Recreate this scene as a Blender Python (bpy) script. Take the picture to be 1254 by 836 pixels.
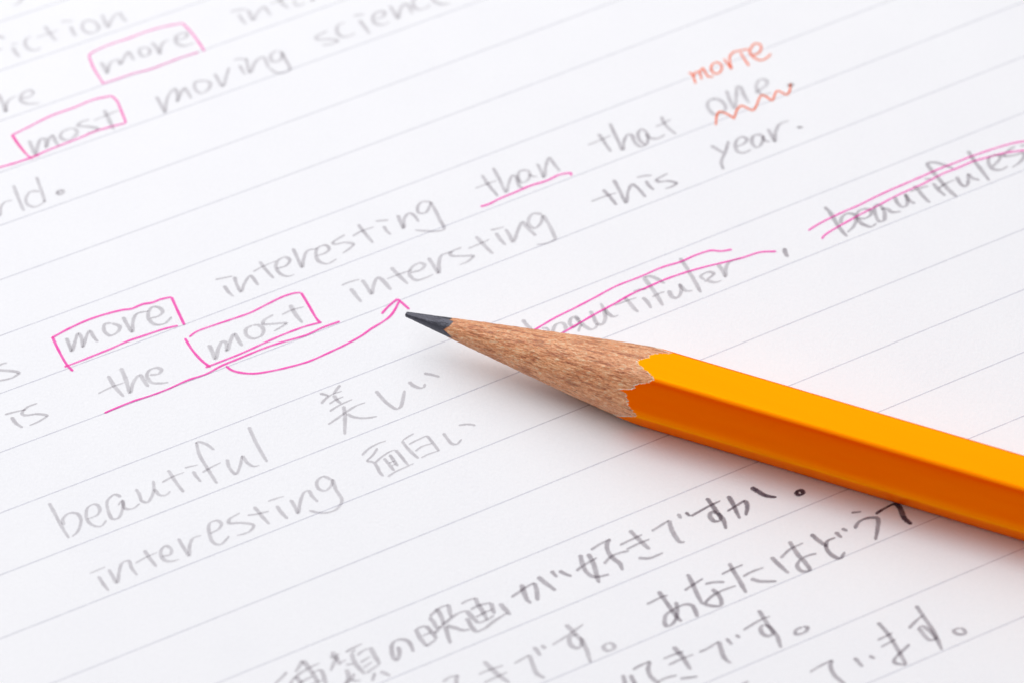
import bpy, bmesh, math, random
from mathutils import Vector, Matrix, noise
R = math.radians
MM = 0.001
sc = bpy.context.scene
for o in list(bpy.data.objects):
    bpy.data.objects.remove(o, do_unlink=True)
COL = sc.collection

# ------------------------------------------------------------------ camera
RULE_ANGLE = 0.494431214                      # direction of the ruled lines on the table plane
cam_d = bpy.data.cameras.new('camera'); cam = bpy.data.objects.new('camera', cam_d)
COL.objects.link(cam); sc.camera = cam
cam.rotation_mode = 'QUATERNION'
PITCH, ROLL, DIST = 0.801717027, -0.00394836691, 0.408848647
rot = Matrix.Rotation(math.pi/2-PITCH, 3, 'X') @ Matrix.Rotation(ROLL, 3, 'Z')
cam.rotation_quaternion = rot.to_quaternion()
cam.location = rot @ Vector((0, 0, DIST))
cam_d.sensor_fit = 'HORIZONTAL'; cam_d.sensor_width = 36
cam_d.lens = 5188.87/1254*36
cam_d.clip_start = 0.01; cam_d.clip_end = 20
cam_d.dof.use_dof = True
cam_d.dof.focus_distance = (cam.location - Vector((0, -0.009, 0))).dot(rot @ Vector((0, 0, 1)))
cam_d.dof.aperture_fstop = cam_d.lens/5.5      # 5.5 mm entrance pupil
# ------------------------------------------------------------------ light
w = bpy.data.worlds.new('World'); sc.world = w; w.use_nodes = True
bg = w.node_tree.nodes['Background']
bg.inputs[0].default_value = (0.94, 0.95, 1.0, 1); bg.inputs[1].default_value = 0.02

def area(name, loc, target, sx, sy, power, col=(1, 1, 1)):
    l = bpy.data.lights.new(name, 'AREA'); l.shape = 'RECTANGLE'; l.size = sx; l.size_y = sy
    l.energy = power; l.color = col
    o = bpy.data.objects.new(name, l); COL.objects.link(o)
    o.location = loc
    o.rotation_euler = (Vector(target)-Vector(loc)).to_track_quat('-Z', 'Y').to_euler()
    return o
area('softbox_behind', (-0.18, 0.46, 0.58), (-0.01, 0.01, 0), 1.2, 0.8, 7.5, (1, 0.995, 0.985))
area('added_fill_front', (-0.24, -0.58, 0.05), (0.02, -0.02, 0.003), 0.6, 0.09, 0.24, (1, 0.98, 0.96))  # unseen lamp added low in front to brighten the barrel's near and lower faces
area('softbox_above', (-0.3, -0.05, 0.8), (-0.02, -0.01, 0), 1.2, 0.9, 4.6, (0.985, 0.99, 1))
sc.view_settings.view_transform = 'Standard'; sc.view_settings.look = 'None'
sc.view_settings.gamma = 1; sc.view_settings.use_curve_mapping = False
sc.view_settings.exposure = 0.0
sc.render.resolution_x = 1024; sc.render.resolution_y = 682
sc.render.engine = 'CYCLES'
sc.cycles.transparent_max_bounces = 32
sc.cycles.max_bounces = 8; sc.cycles.diffuse_bounces = 5

# ------------------------------------------------------------------ materials
def new_mat(name):
    m = bpy.data.materials.new(name); m.use_nodes = True
    nt = m.node_tree; nt.nodes.clear()
    return m, nt
def N(nt, t, **k):
    n = nt.nodes.new(t)
    for a, b in k.items():
        if a in n.inputs.keys(): n.inputs[a].default_value = b
        else: setattr(n, a, b)
    return n
def L(nt, a, b): nt.links.new(a, b)
def ramp(nt, fac, pts):
    r = nt.nodes.new('ShaderNodeValToRGB'); e = r.color_ramp.elements
    e[0].position, e[0].color = pts[0][0], (*pts[0][1], 1)
    e[1].position, e[1].color = pts[-1][0], (*pts[-1][1], 1)
    for p, c in pts[1:-1]:
        x = e.new(p); x.color = (*c, 1)
    L(nt, fac, r.inputs[0]); return r
def math_n(nt, op, a, b=None, clamp=False):
    n = nt.nodes.new('ShaderNodeMath'); n.operation = op; n.use_clamp = clamp
    for i, v in enumerate((a, b)):
        if v is None: continue
        if isinstance(v, (int, float)): n.inputs[i].default_value = v
        else: L(nt, v, n.inputs[i])
    return n.outputs[0]
def noise_n(nt, vec, scale, detail=2, rough=.5):
    n = nt.nodes.new('ShaderNodeTexNoise'); n.inputs['Scale'].default_value = scale
    n.inputs['Detail'].default_value = detail; n.inputs['Roughness'].default_value = rough
    L(nt, vec, n.inputs['Vector']); return n.outputs[0]
def mapping(nt, sx, sy, sz):
    tc = nt.nodes.new('ShaderNodeTexCoord'); mp = nt.nodes.new('ShaderNodeMapping')
    mp.inputs['Scale'].default_value = (sx, sy, sz); L(nt, tc.outputs['Object'], mp.inputs[0])
    return mp.outputs[0]

def mat_paper():
    m, nt = new_mat('paper'); v = mapping(nt, 1000, 1000, 1000)
    a = noise_n(nt, v, 3.2, 5, .62); b = noise_n(nt, v, .12, 2, .5)
    c = ramp(nt, a, [(.3, (.868, .867, .904)), (.7, (.898, .897, .934))])
    c2 = ramp(nt, b, [(.3, (.985, .985, .99)), (.7, (1, 1, 1))])
    mx = N(nt, 'ShaderNodeMixRGB', blend_type='MULTIPLY'); mx.inputs[0].default_value = 1
    L(nt, c.outputs[0], mx.inputs[1]); L(nt, c2.outputs[0], mx.inputs[2])
    bs = N(nt, 'ShaderNodeBsdfPrincipled'); bs.inputs['Roughness'].default_value = .85
    bs.inputs['Specular IOR Level'].default_value = .12
    L(nt, mx.outputs[0], bs.inputs['Base Color'])
    bp = N(nt, 'ShaderNodeBump'); bp.inputs['Strength'].default_value = 1; bp.inputs['Distance'].default_value = .000035
    L(nt, a, bp.inputs['Height']); L(nt, bp.outputs[0], bs.inputs['Normal'])
    o = N(nt, 'ShaderNodeOutputMaterial'); L(nt, bs.outputs[0], o.inputs[0]); return m

def mat_mark(name, col, filt, alpha, grain, edge):
    """ink or graphite film: part of the light passes to the paper, part is scattered by the pigment"""
    m, nt = new_mat(name); v = mapping(nt, 1000, 1000, 1000)
    g = noise_n(nt, v, 7.5, 3, .6)
    lo = noise_n(nt, v, .9, 2, .5)
    uv = N(nt, 'ShaderNodeUVMap'); sp = N(nt, 'ShaderNodeSeparateXYZ'); L(nt, uv.outputs[0], sp.inputs[0])
    av = math_n(nt, 'ABSOLUTE', math_n(nt, 'SUBTRACT', math_n(nt, 'MULTIPLY', sp.outputs[1], 2), 1))
    # ragged edge: cover falls towards the edge, broken by the paper tooth
    e = math_n(nt, 'SUBTRACT', 1.0, math_n(nt, 'POWER', av, edge))
    gr = math_n(nt, 'MULTIPLY', math_n(nt, 'SUBTRACT', g, .5), grain)
    cov = math_n(nt, 'MULTIPLY', math_n(nt, 'ADD', e, gr), 1.2, True)
    lw = math_n(nt, 'ADD', math_n(nt, 'MULTIPLY', math_n(nt, 'SUBTRACT', lo, .5), .9), 1)
    A = math_n(nt, 'MULTIPLY', math_n(nt, 'MULTIPLY', cov, lw), alpha, True)
    tr0 = N(nt, 'ShaderNodeBsdfTransparent')
    tr1 = N(nt, 'ShaderNodeBsdfTransparent'); tr1.inputs[0].default_value = (*filt, 1)
    df = N(nt, 'ShaderNodeBsdfPrincipled'); df.inputs['Base Color'].default_value = (*col, 1); df.inputs['Roughness'].default_value = .55
    ink = N(nt, 'ShaderNodeMixShader'); ink.inputs[0].default_value = .55
    L(nt, tr1.outputs[0], ink.inputs[1]); L(nt, df.outputs[0], ink.inputs[2])
    mx = N(nt, 'ShaderNodeMixShader'); L(nt, A, mx.inputs[0]); L(nt, tr0.outputs[0], mx.inputs[1]); L(nt, ink.outputs[0], mx.inputs[2])
    o = N(nt, 'ShaderNodeOutputMaterial'); L(nt, mx.outputs[0], o.inputs[0]); return m

def mat_lacquer():
    m, nt = new_mat('orange_lacquer'); v = mapping(nt, 1000, 1000, 1000)
    lo = noise_n(nt, mapping(nt, 60, 700, 700), 1.0, 2, .5)
    c = ramp(nt, lo, [(.35, (1, .052, .0)), (.7, (1, .064, .0))])
    n1 = noise_n(nt, mapping(nt, 180, 900, 900), .8, 2, .5)
    n2 = noise_n(nt, v, 5, 2, .5)
    h = math_n(nt, 'ADD', n1, math_n(nt, 'MULTIPLY', n2, .12))
    bp = N(nt, 'ShaderNodeBump'); bp.inputs['Strength'].default_value = .5; bp.inputs['Distance'].default_value = .00003
    L(nt, h, bp.inputs['Height'])
    df = N(nt, 'ShaderNodeBsdfDiffuse'); L(nt, c.outputs[0], df.inputs['Color']); L(nt, bp.outputs[0], df.inputs['Normal'])
    # amber varnish: what it mirrors comes back yellow
    gl = N(nt, 'ShaderNodeBsdfGlossy'); gl.inputs['Color'].default_value = (1, .76, .0, 1); gl.inputs['Roughness'].default_value = .33
    L(nt, bp.outputs[0], gl.inputs['Normal'])
    gw = N(nt, 'ShaderNodeBsdfGlossy'); gw.inputs['Color'].default_value = (1, .88, .75, 1); gw.inputs['Roughness'].default_value = .16
    L(nt, bp.outputs[0], gw.inputs['Normal'])
    fr = N(nt, 'ShaderNodeFresnel'); fr.inputs['IOR'].default_value = 1.5
    m1 = N(nt, 'ShaderNodeMixShader'); L(nt, math_n(nt, 'MINIMUM', math_n(nt, 'MULTIPLY', fr.outputs[0], 4.2), .34), m1.inputs[0]); L(nt, df.outputs[0], m1.inputs[1]); L(nt, gl.outputs[0], m1.inputs[2])
    m2 = N(nt, 'ShaderNodeMixShader'); L(nt, math_n(nt, 'MULTIPLY', math_n(nt, 'POWER', fr.outputs[0], 2.0), .3), m2.inputs[0]); L(nt, m1.outputs[0], m2.inputs[1]); L(nt, gw.outputs[0], m2.inputs[2])
    o = N(nt, 'ShaderNodeOutputMaterial'); L(nt, m2.outputs[0], o.inputs[0]); return m

def mat_simple(name, col, rough, spec=.5, bump=0, bscale=5, metal=0):
    m, nt = new_mat(name); v = mapping(nt, 1000, 1000, 1000)
    bs = N(nt, 'ShaderNodeBsdfPrincipled'); bs.inputs['Roughness'].default_value = rough
    bs.inputs['Specular IOR Level'].default_value = spec
    bs.inputs['Metallic'].default_value = metal
    n = noise_n(nt, v, bscale, 3, .6)
    c = ramp(nt, n, [(.3, tuple(x*.82 for x in col)), (.7, tuple(min(1, x*1.12) for x in col))])
    L(nt, c.outputs[0], bs.inputs['Base Color'])
    if bump:
        bp = N(nt, 'ShaderNodeBump'); bp.inputs['Strength'].default_value = .6; bp.inputs['Distance'].default_value = bump
        L(nt, n, bp.inputs['Height']); L(nt, bp.outputs[0], bs.inputs['Normal'])
    o = N(nt, 'ShaderNodeOutputMaterial'); L(nt, bs.outputs[0], o.inputs[0]); return m

def mat_wood():
    m, nt = new_mat('cedar_wood')
    fib = noise_n(nt, mapping(nt, 2100, 7200, 7200), 1.0, 5, .72)      # torn crumbs and short fibres
    band = noise_n(nt, mapping(nt, 150, 3000, 3000), 1.0, 4, .62)      # long grain along the axis
    fleck = noise_n(nt, mapping(nt, 1300, 7500, 7500), 1.0, 3, .6)     # open pores
    c1 = ramp(nt, fib, [(.30, (.38, .095, .028)), (.40, (.78, .27, .10)), (.52, (.98, .45, .205)), (.66, (1.0, .76, .50))])
    c2 = ramp(nt, band, [(.36, (.50, .30, .20)), (.47, (.86, .74, .66)), (.58, (1, 1, 1))])
    c3 = ramp(nt, fleck, [(.30, (.45, .27, .19)), (.40, (1, 1, 1))])
    mx = N(nt, 'ShaderNodeMixRGB', blend_type='MULTIPLY'); mx.inputs[0].default_value = .9
    L(nt, c1.outputs[0], mx.inputs[1]); L(nt, c2.outputs[0], mx.inputs[2])
    my = N(nt, 'ShaderNodeMixRGB', blend_type='MULTIPLY'); my.inputs[0].default_value = .75
    L(nt, mx.outputs[0], my.inputs[1]); L(nt, c3.outputs[0], my.inputs[2])
    bs = N(nt, 'ShaderNodeBsdfPrincipled'); bs.inputs['Roughness'].default_value = .48
    bs.inputs['Coat Weight'].default_value = 0.4; bs.inputs['Coat Roughness'].default_value = .38; bs.inputs['Coat IOR'].default_value = 1.6
    bs.inputs['Sheen Weight'].default_value = 0.12; bs.inputs['Sheen Roughness'].default_value = .3; bs.inputs['Sheen Tint'].default_value = (1, .93, .84, 1)
    bs.inputs['Specular IOR Level'].default_value = .45
    L(nt, my.outputs[0], bs.inputs['Base Color'])
    h = math_n(nt, 'ADD', fib, math_n(nt, 'MULTIPLY', fleck, .6))
    bp = N(nt, 'ShaderNodeBump'); bp.inputs['Strength'].default_value = 1; bp.inputs['Distance'].default_value = .00017
    L(nt, h, bp.inputs['Height']); L(nt, bp.outputs[0], bs.inputs['Normal'])
    o = N(nt, 'ShaderNodeOutputMaterial'); L(nt, bs.outputs[0], o.inputs[0]); return m

M_paper = mat_paper()
M_table = mat_simple('white_laminate', (.72, .72, .73), .45)
M_lacq = mat_lacquer(); M_wood = mat_wood()
M_lead = mat_simple('graphite', (.10, .10, .122), .30, .8, .00012, 10, 1.0)
M_primer = mat_simple('primer', (.74, .68, .58), .7, .3, .00003, 6)
M_rule = mat_mark('ruling_ink', (.36, .36, .46), (.62, .62, .74), .30, .5, 4)
MARKS = {}
def mark_mat(kind, alpha):
    if kind == 'g': alpha = {.3: .20, .32: .22, .33: .23, .34: .24, .35: .235, .36: .22, .4: .23, .42: .255, .44: .29, .46: .32, .48: .36, .5: .40, .64: .50, .66: .54, .84: .86, .86: .92}.get(alpha, alpha)  # highest alphas: heavier pressure plus the pencil's shade painted into the graphite
    else: alpha = min(1, alpha*1.14)
    key = (kind, alpha)
    if key not in MARKS:
        if kind == 'g':
            MARKS[key] = mat_mark('pencil_graphite', (.145, .105, .135), (.25, .19, .24), alpha, 1.5, 3.0)
        elif kind == 'p':
            MARKS[key] = mat_mark('pink_ink', (1.0, .085, .50), (1.0, .27, .74), alpha, .45, 7)
        else:
            MARKS[key] = mat_mark('orange_ink', (1.0, .15, .008), (1.0, .30, .06), alpha, .45, 7)
    return MARKS[key]

# ------------------------------------------------------------------ helpers
def obj(name, me, mat, parent=None):
    o = bpy.data.objects.new(name, me); COL.objects.link(o)
    for mm in (mat if isinstance(mat, (list, tuple)) else [mat]): me.materials.append(mm)
    if parent: o.parent = parent
    return o
def mesh(name, verts, faces, smooth=False):
    me = bpy.data.meshes.new(name); me.from_pydata(verts, [], faces)
    if smooth: me.polygons.foreach_set('use_smooth', [True]*len(faces))
    me.update(); return me

# ------------------------------------------------------------------ table and page
ca, sa = math.cos(RULE_ANGLE), math.sin(RULE_ANGLE)
def page_xy(u, v): return (u*ca - v*sa, u*sa + v*ca)       # page (along the rules, across them) in mm
U0, U1, V0, V1 = -80., 102., -148., 109.                   # a B5 sheet
TH = .0006
def slab(name, pts, z0, z1, mat):
    n = len(pts)
    vs = [(x, y, z1) for x, y in pts] + [(x, y, z0) for x, y in pts]
    fs = [tuple(range(n)), tuple(range(2*n-1, n-1, -1))] + [(i, i+n, (i+1) % n+n, (i+1) % n) for i in range(n)]
    return obj(name, mesh(name, vs, fs), mat)
t = slab('tabletop', [(-.6, -.4), (.6, -.4), (.6, .6), (-.6, .6)], -TH-.025, -TH-.0001, M_table)
t['kind'] = 'structure'
cs = [page_xy(u, v) for u, v in ((U0, V0), (U1, V0), (U1, V1), (U0, V1))]
page = slab('notebook_page', [(x*MM, y*MM) for x, y in cs], -TH, 0, M_paper)
page['label'] = 'white ruled notebook page covered in handwriting and pink and orange corrections'
page['category'] = 'notebook page'

LC = [-0.0811, 0.0898, -0.0282, 0.3865, -0.0064, 0.0193, -0.0729, -0.5148, -0.4586, 0.2849]
def bend(u, i):                                             # the sheet is not perfectly even: rules drift a little
    a = max(-1., min(1.15, u/60)); b = max(-1., min(1.05, (i-9)/9))
    f = (1, a, b, a*a, a*b, b*b, a**3, a*a*b, a*b*b, b**3)
    return sum(p*q for p, q in zip(LC, f))
OFF, STEP = 73.1886097, 6.99805607
def ribbon(pts, widths, z, caps=True):
    """flat film of ink: list of (x, y) mm, half-widths mm -> verts, quads, uvs"""
    n = len(pts); vs = []; uv = []; fs = []; s = 0
    for i, (x, y) in enumerate(pts):
        a = pts[max(0, i-1)]; b = pts[min(n-1, i+1)]
        dx, dy = b[0]-a[0], b[1]-a[1]; l = math.hypot(dx, dy) or 1e-6
        nx, ny = -dy/l, dx/l
        if i: s += math.hypot(x-pts[i-1][0], y-pts[i-1][1])
        for sg in (-1, 1):
            vs.append(((x+sg*nx*widths[i])*MM, (y+sg*ny*widths[i])*MM, z)); uv.append((s, .5+.5*sg))
    for i in range(n-1): fs.append((2*i, 2*i+1, 2*i+3, 2*i+2))
    return vs, fs, uv
def ribbon_mesh(name, parts):
    V = []; F = []; UV = []
    for vs, fs, uv in parts:
        k = len(V); V += vs; UV += uv; F += [tuple(reversed([a+k for a in f])) for f in fs]
    me = mesh(name, V, F); ul = me.uv_layers.new(name='UVMap')
    for lp in me.loops: ul.data[lp.index].uv = UV[lp.vertex_index]
    return me
for i in range(-4, 31):
    v = OFF-STEP*i
    if not (V0+12 < v < V1-12): continue
    pts = []; us = [U0+4+(U1-U0-8)*k/70 for k in range(71)]
    for u in us: pts.append(page_xy(u, v+bend(u, i)))
    obj('ruled_line', ribbon_mesh('ruled_line', [ribbon(pts, [.08]*71, 1.0e-5)]), M_rule, page)

# ------------------------------------------------------------------ the writing (mm on the page)
WRITING = [
('handwritten_word', 'tail of a grey letter cut off by the top edge', 'g', 0.27, 0.3, [
  "-51.97,49.04 -51.51,49.44 -51.17,50.02 -50.9,50.68",]),
('handwritten_word', 'faint grey letters "iction" at the upper left', 'g', 0.29, 0.3, [
  "-53.45,44.48 -53,44.24 -52.43,43.91",
  "-53.04,42.14 -52.52,42.38",
  "-51.76,43.02 -51.02,43.18",
  "-51.57,42.62 -51.18,41.73 -50.69,41.01",
  "-49.75,44.22 -50.21,43.9 -50.33,43.25 -50.11,42.61 -49.59,42.12 -49.05,42.12 -48.65,42.52",
  "-48.47,45.83 -47.97,44.93 -47.47,44.04 -47.06,43.56",
  "-49.2,44.05 -48.47,44.45 -47.64,44.85 -47.02,45.25",
  "-46.83,46.52 -46.24,46.58 -45.54,46.58",
  "-45.75,45.81 -45.48,44.92 -45.1,44.19",
  "-43.75,46.7 -44.29,46.62 -44.57,45.97 -44.42,45.24 -43.84,44.75 -43.2,44.83 -42.81,45.47 -43.07,46.12 -43.53,46.61 -43.97,46.73",
  "-42.62,47.59 -42.35,46.77 -41.84,45.63 -41.68,46.44 -41.25,47.5 -40.79,47.82 -40.53,47.25 -39.99,46.43",]),
('handwritten_word', 'grey pencil word "more" inside the topmost pink box', 'g', 0.29, 0.33, [
  "-42.25,40.24 -41.88,39.44 -41.5,38.58 -41.42,39.59 -41.08,40.39 -40.55,40.55 -40.23,39.91 -39.84,41.18 -39.55,41.76 -39.19,41.18 -38.83,40.44",
  "-37.76,42.52 -38.35,42.3 -38.35,41.56 -37.9,41.07 -37.38,41.42 -37.35,42.13 -37.76,42.52",
  "-37.16,43.25 -36.68,42.45 -36.24,41.48 -36.24,42.28 -35.97,43.25 -35.35,43.73",
  "-34.58,43.56 -33.84,43.88 -33.55,44.53 -34.1,44.69 -34.72,44.05 -34.6,43.08 -33.89,42.69 -33.26,42.91 -32.73,43.23",]),
('correction_box', 'pink pen box round the topmost "more"', 'p', 0.155, 0.62, [
  "-41.83,36.99 -42.94,39.28 -43.61,41.27",
  "-43.61,41.27 -43.11,41.84 -41.46,42.96 -39.57,43.91 -37.9,44.88 -35.99,45.68 -34.18,46.22",
  "-34.18,46.22 -33.13,44.69 -32.18,42.9 -31.65,41.77",
  "-41.99,36.9 -40.48,37.62 -38.82,38.47 -37.14,39.09 -35.47,40.04 -33.8,40.99 -32.23,41.71",]),
('handwritten_word', 'grey pencil letters "inter" cut off by the top edge', 'g', 0.27, 0.32, [
  "-29.27,47.92 -28.52,48.24 -27.54,48.37",
  "-28.38,47.59 -28.02,46.77 -27.55,45.95",
  "-27.42,48.23 -26.81,46.66 -26.52,47.57 -25.8,48.72 -25.46,48.22 -24.99,47.3",
  "-24.56,50.52 -23.75,49.03 -23.18,48.47",
  "-25.17,49.14 -24.1,49.76 -23.14,50.34",
  "-22.68,49.85 -22.55,49.19 -22.22,48.86 -21.47,49.35",
  "-22.58,50.01 -21.94,50.34",
  "-21.08,50.83 -20.71,49.67 -20.53,50.66",]),
('handwritten_word', 'grey pencil letters "re" at the left edge', 'g', 0.29, 0.33, [
  "-52.5,35.54 -51.84,33.97 -51.47,32.78 -51.51,33.81 -51.25,34.59 -50.55,35.15",
  "-50.1,34.74 -49.16,35.05 -48.89,35.68 -49.34,36 -50.04,35.37 -50.07,34.43 -49.4,33.96 -48.13,34.04",]),
('handwritten_word', 'grey pencil word "most" inside the upper left pink box', 'g', 0.3, 0.34, [
  "-48.77,28.52 -48.45,27.6 -47.93,26.37 -47.86,27.6 -47.56,28.73 -47.18,28.73 -46.96,27.5 -46.8,28.67 -46.5,29.22 -46.15,28.51 -45.71,27.59",
  "-44.57,30.35 -45.48,29.74 -45.64,28.97 -44.97,28.5 -44.17,29.11 -44.01,29.88 -44.57,30.35",
  "-42.86,31.58 -43.78,31.12 -43.96,30.66 -42.79,30.49 -41.92,30.18 -42.52,29.72 -42.94,29.57",
  "-41.46,32.97 -40.96,31.72 -40.32,30.02",
  "-42.42,31.42 -41.4,32.04 -39.98,32.96",]),
('correction_box', 'pink pen box round the upper left "most"', 'p', 0.165, 0.72, [
  "-50.62,29.24 -49.12,30.38 -46.92,32.07 -44.67,33.3 -42.63,34.54 -40.85,35.1",
  "-40.85,35.1 -40.28,34.37 -39.76,32.96 -39.12,31.03",
  "-48.56,25.86 -46.36,27.28 -43.73,28.8 -42.31,29.72 -40.46,30.54 -39.12,31.03",
  "-50.62,29.3 -49.76,27.76 -48.81,26.38 -48.24,25.77",
  "-50.47,29.24 -49.78,27.92 -49,26.59",]),
('correction_underline', 'pink pen underline running off the left edge', 'p', 0.2, 0.7, [
  "-52.61,24.06 -51.4,24.57 -50.18,25.08 -49.17,25.56 -48.16,26.07 -47.55,26.37",]),
('handwritten_word', 'grey pencil word "moving" near the top', 'g', 0.29, 0.33, [
  "-36.27,34.98 -35.78,33.88 -35.22,32.62 -35.21,34.03 -34.91,35.44 -34.45,36.13 -34.11,35.28 -34.06,34.24 -33.78,35.5 -33.45,36.22 -33.15,35.74 -32.67,34.64",
  "-31.37,37.38 -32.33,37.16 -32.39,36.21 -31.71,35.42 -30.99,36.05 -30.86,36.99 -31.37,37.38",
  "-30.46,38.42 -29.52,36.51 -29.26,37.93 -29,39.36",
  "-28.62,40.48 -27.98,40.63 -27.12,40.6",
  "-27.98,39.67 -27.7,39.04 -27.35,38.24",
  "-27.32,40.63 -26.81,38.55 -26.34,40.14 -25.62,40.94 -24.91,39.18",
  "-24.15,41.96 -24.77,41.25 -24.62,40.29 -23.98,40.29 -23.58,41.25 -23.93,41.89",
  "-23.71,41.73 -23.23,40.44 -22.75,39.01 -23.27,38.53 -24.13,38.54 -24.84,39.18",]),
('handwritten_word', 'grey pencil word "science" meeting the top edge', 'g', 0.27, 0.34, [
  "-19.06,44.93 -20.22,43.9 -19.99,43.57 -18.91,43.63 -17.94,43.37 -18.46,42.92 -19.54,42.67",
  "-17.25,46.21 -17.89,45.89 -18.08,44.92 -17.52,44.01 -16.77,44.1 -16.13,44.58",
  "-15.78,46.6 -15.29,45.72 -14.65,44.41",
  "-16.41,47.25 -15.22,47.51",
  "-14.11,46.68 -13.26,47.17 -13.16,47.82 -13.81,47.89 -14.34,47.18 -14.21,46.2 -13.45,45.8 -12.59,46.25",
  "-12.63,48.8 -12.18,47.82 -11.73,46.83 -11.53,48.14 -11.11,49.06 -10.67,48.79 -10.28,47.48",
  "-9.82,50.27 -10.18,49.61 -10.17,48.79 -9.68,48.19 -8.93,48.39 -8.39,48.94",
  "-7.96,49.92 -7.2,50.41",
  "-8.29,50.42 -8.18,49.76 -7.85,49.36 -7.3,49.03 -6.32,49.16",]),
('handwritten_word', 'grey pencil letters "rld" at the left edge', 'g', 0.27, 0.32, [
  "-51.43,18.54 -50.84,17.65 -50.83,18.84 -50.47,19.58 -49.76,19.79",
  "-49.83,21.98 -49.29,20.32 -48.5,18.23",
  "-47.63,23.17 -47.09,21.51 -46.46,19.47",
  "-47.16,21.06 -47.99,21.07 -48.44,20.17 -48.27,19.27 -47.51,18.82 -46.72,19.41 -46.55,19.86",]),
('punctuation_mark', 'grey full stop after "rld"', 'g', 0.32, 0.34, [
  "-45.41,20.84 -45.25,21.17 -44.89,21.17 -44.81,20.84 -45.08,20.63 -45.41,20.84 -45.07,20.96",]),
('handwritten_word', 'grey pencil word "interesting" in the upper sentence', 'g', 0.27, 0.42, [
  "-29.04,8.53 -28.04,8.81 -27.33,9.01",
  "-28.15,7.72 -27.64,6.8 -27.11,6.17",
  "-27.18,8.95 -26.87,7.8 -26.42,6.85 -26.16,7.94 -25.6,9.09 -25.38,8.8 -24.77,7.7",
  "-24.78,11.05 -24.13,9.88 -23.31,8.67",
  "-25.38,9.6 -24.35,10.4 -23.15,11.09",
  "-23.11,10.02 -22.2,10.39 -21.82,11.17 -22.24,11.61 -22.95,11.18 -23.16,10.31 -22.67,9.3 -21.95,8.95 -21.24,9.23",
  "-21.57,12.83 -21.12,11.61 -20.56,10.21 -20.49,11.17 -20.12,12.47 -19.1,12.82",
  "-19.27,11.74 -18.36,12.17 -17.97,12.75 -18.39,13.28 -19.1,12.91 -19.28,12.03 -18.95,11.01 -18.12,10.66 -17.21,11.35",
  "-16.48,14.74 -17.68,13.57 -17.47,13.39 -16.45,13.62 -15.62,13.38 -16.02,12.74 -16.66,12.11",
  "-15.21,16.2 -14.52,14.93 -13.67,13.55",
  "-15.75,14.5 -14.84,15.23 -13.61,15.81",
  "-12.69,15.95 -12.36,15.22 -11.94,14.71",
  "-13.52,16.61 -12.18,16.78",
  "-11.31,17.49 -10.93,16.24 -10.68,15.65 -10.64,16.98 -10.23,17.72 -9.82,17.57 -9.18,16.47",
  "-8.07,19.34 -8.91,19.35 -9.35,18.6 -9.2,17.77 -8.58,17.77 -8.17,18.6 -8.03,19.43",
  "-8.07,19.34 -7.54,18 -7.12,16.81 -6.69,15.48 -7.21,15.19 -8.44,15.19 -9.58,15.35",]),
('handwritten_word', 'grey pencil word "than" above the short pink underline', 'g', 0.28, 0.42, [
  "-2.96,23.21 -2.29,21.76 -1.35,20.1",
  "-3.64,21.23 -2.7,21.76 -1.45,22.36",
  "-1.83,24.23 -1.24,22.66 -0.51,20.7 -0.3,21.75 0.12,23.1 0.43,22.95 0.84,21.44 1.22,21.26",
  "1.58,23.91 0.85,23.7 0.68,22.8 1.05,22.04 1.68,22.49 1.79,23.55 1.58,23.91",
  "1.79,23.24 2.21,22.94 2.62,22.94",
  "2.59,24.82 2.94,23.84 3.25,22.84 3.47,24.45 3.8,25.66 4.21,24.9 4.87,23.68",]),
('correction_underline', 'short pink pen underline below "than"', 'p', 0.2, 0.72, [
  "-3.11,18.62 -2.28,18.97 -1.24,19.71 0.42,20.69 1.88,21.59 3.56,22.33 4.82,23.17 5.66,23.4 5.97,23.4 5.97,23.01",]),
('handwritten_word', 'grey pencil word "that"', 'g', 0.28, 0.44, [
  "8.85,29.16 9.4,27.92 10.07,26.48",
  "7.71,27.47 8.88,28.14 10.15,28.93",
  "10.02,30.7 10.57,28.84 11.27,26.78 11.4,28.07 11.84,29.05 12.16,28.98 12.55,27.75 13.17,27.2 13.6,27.59",
  "13.24,29.9 12.86,29.29 12.99,28.21 13.6,27.5 13.83,28.36 13.65,29.44 13.24,29.9",
  "13.64,29.13 14.05,28.51 14.78,28.42 15.64,29.03",
  "15.25,31.69 15.68,30.35 16.7,29.02",
  "14.62,30.14 15.48,30.66 16.23,31.28",]),
('handwritten_word', 'grey pencil word "one" with a full stop above the orange zigzag', 'g', 0.3, 0.42, [
  "20.96,34.28 20.32,34.12 20.03,33.5 20.21,32.56 20.77,31.93 21.52,32.24 21.87,33.02 21.58,33.8 20.96,34.28 20.32,34.25",
  "22.05,35.53 22.34,34.11 22.77,32.86 22.98,34.26 23.22,36.15 23.48,36.07 23.85,34.73 24.29,33.63",
  "24.94,35.19 25.6,35.74 26.28,36.6 26.09,37.16 25.56,37.16 25.15,36.45 25.22,35.51 25.67,34.88 26.64,35.18",]),
('punctuation_mark', 'dark full stop under the end of the orange zigzag', 'g', 0.36, 0.5, [
  "28.42,36.24 28.51,36.43 28.75,36.43 28.77,36.21 28.58,36.12 28.42,36.24 28.61,36.31",]),
('handwritten_word', 'orange pen word written above "one"', 'o', 0.15, 0.88, [
  "18.21,38.16 18.43,38.23 18.68,37.76 18.93,36.57",
  "18.68,37.76 19.08,38.39 19.34,38.31 19.57,37.2",
  "19.34,38.23 19.74,38.94 19.98,38.22 20.33,37.59 20.82,37.74",
  "20.89,39.73 20.6,39.17 20.68,38.38 21.15,38.06 21.6,38.53 21.68,39.33 21.32,39.81 20.89,39.73",
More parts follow.
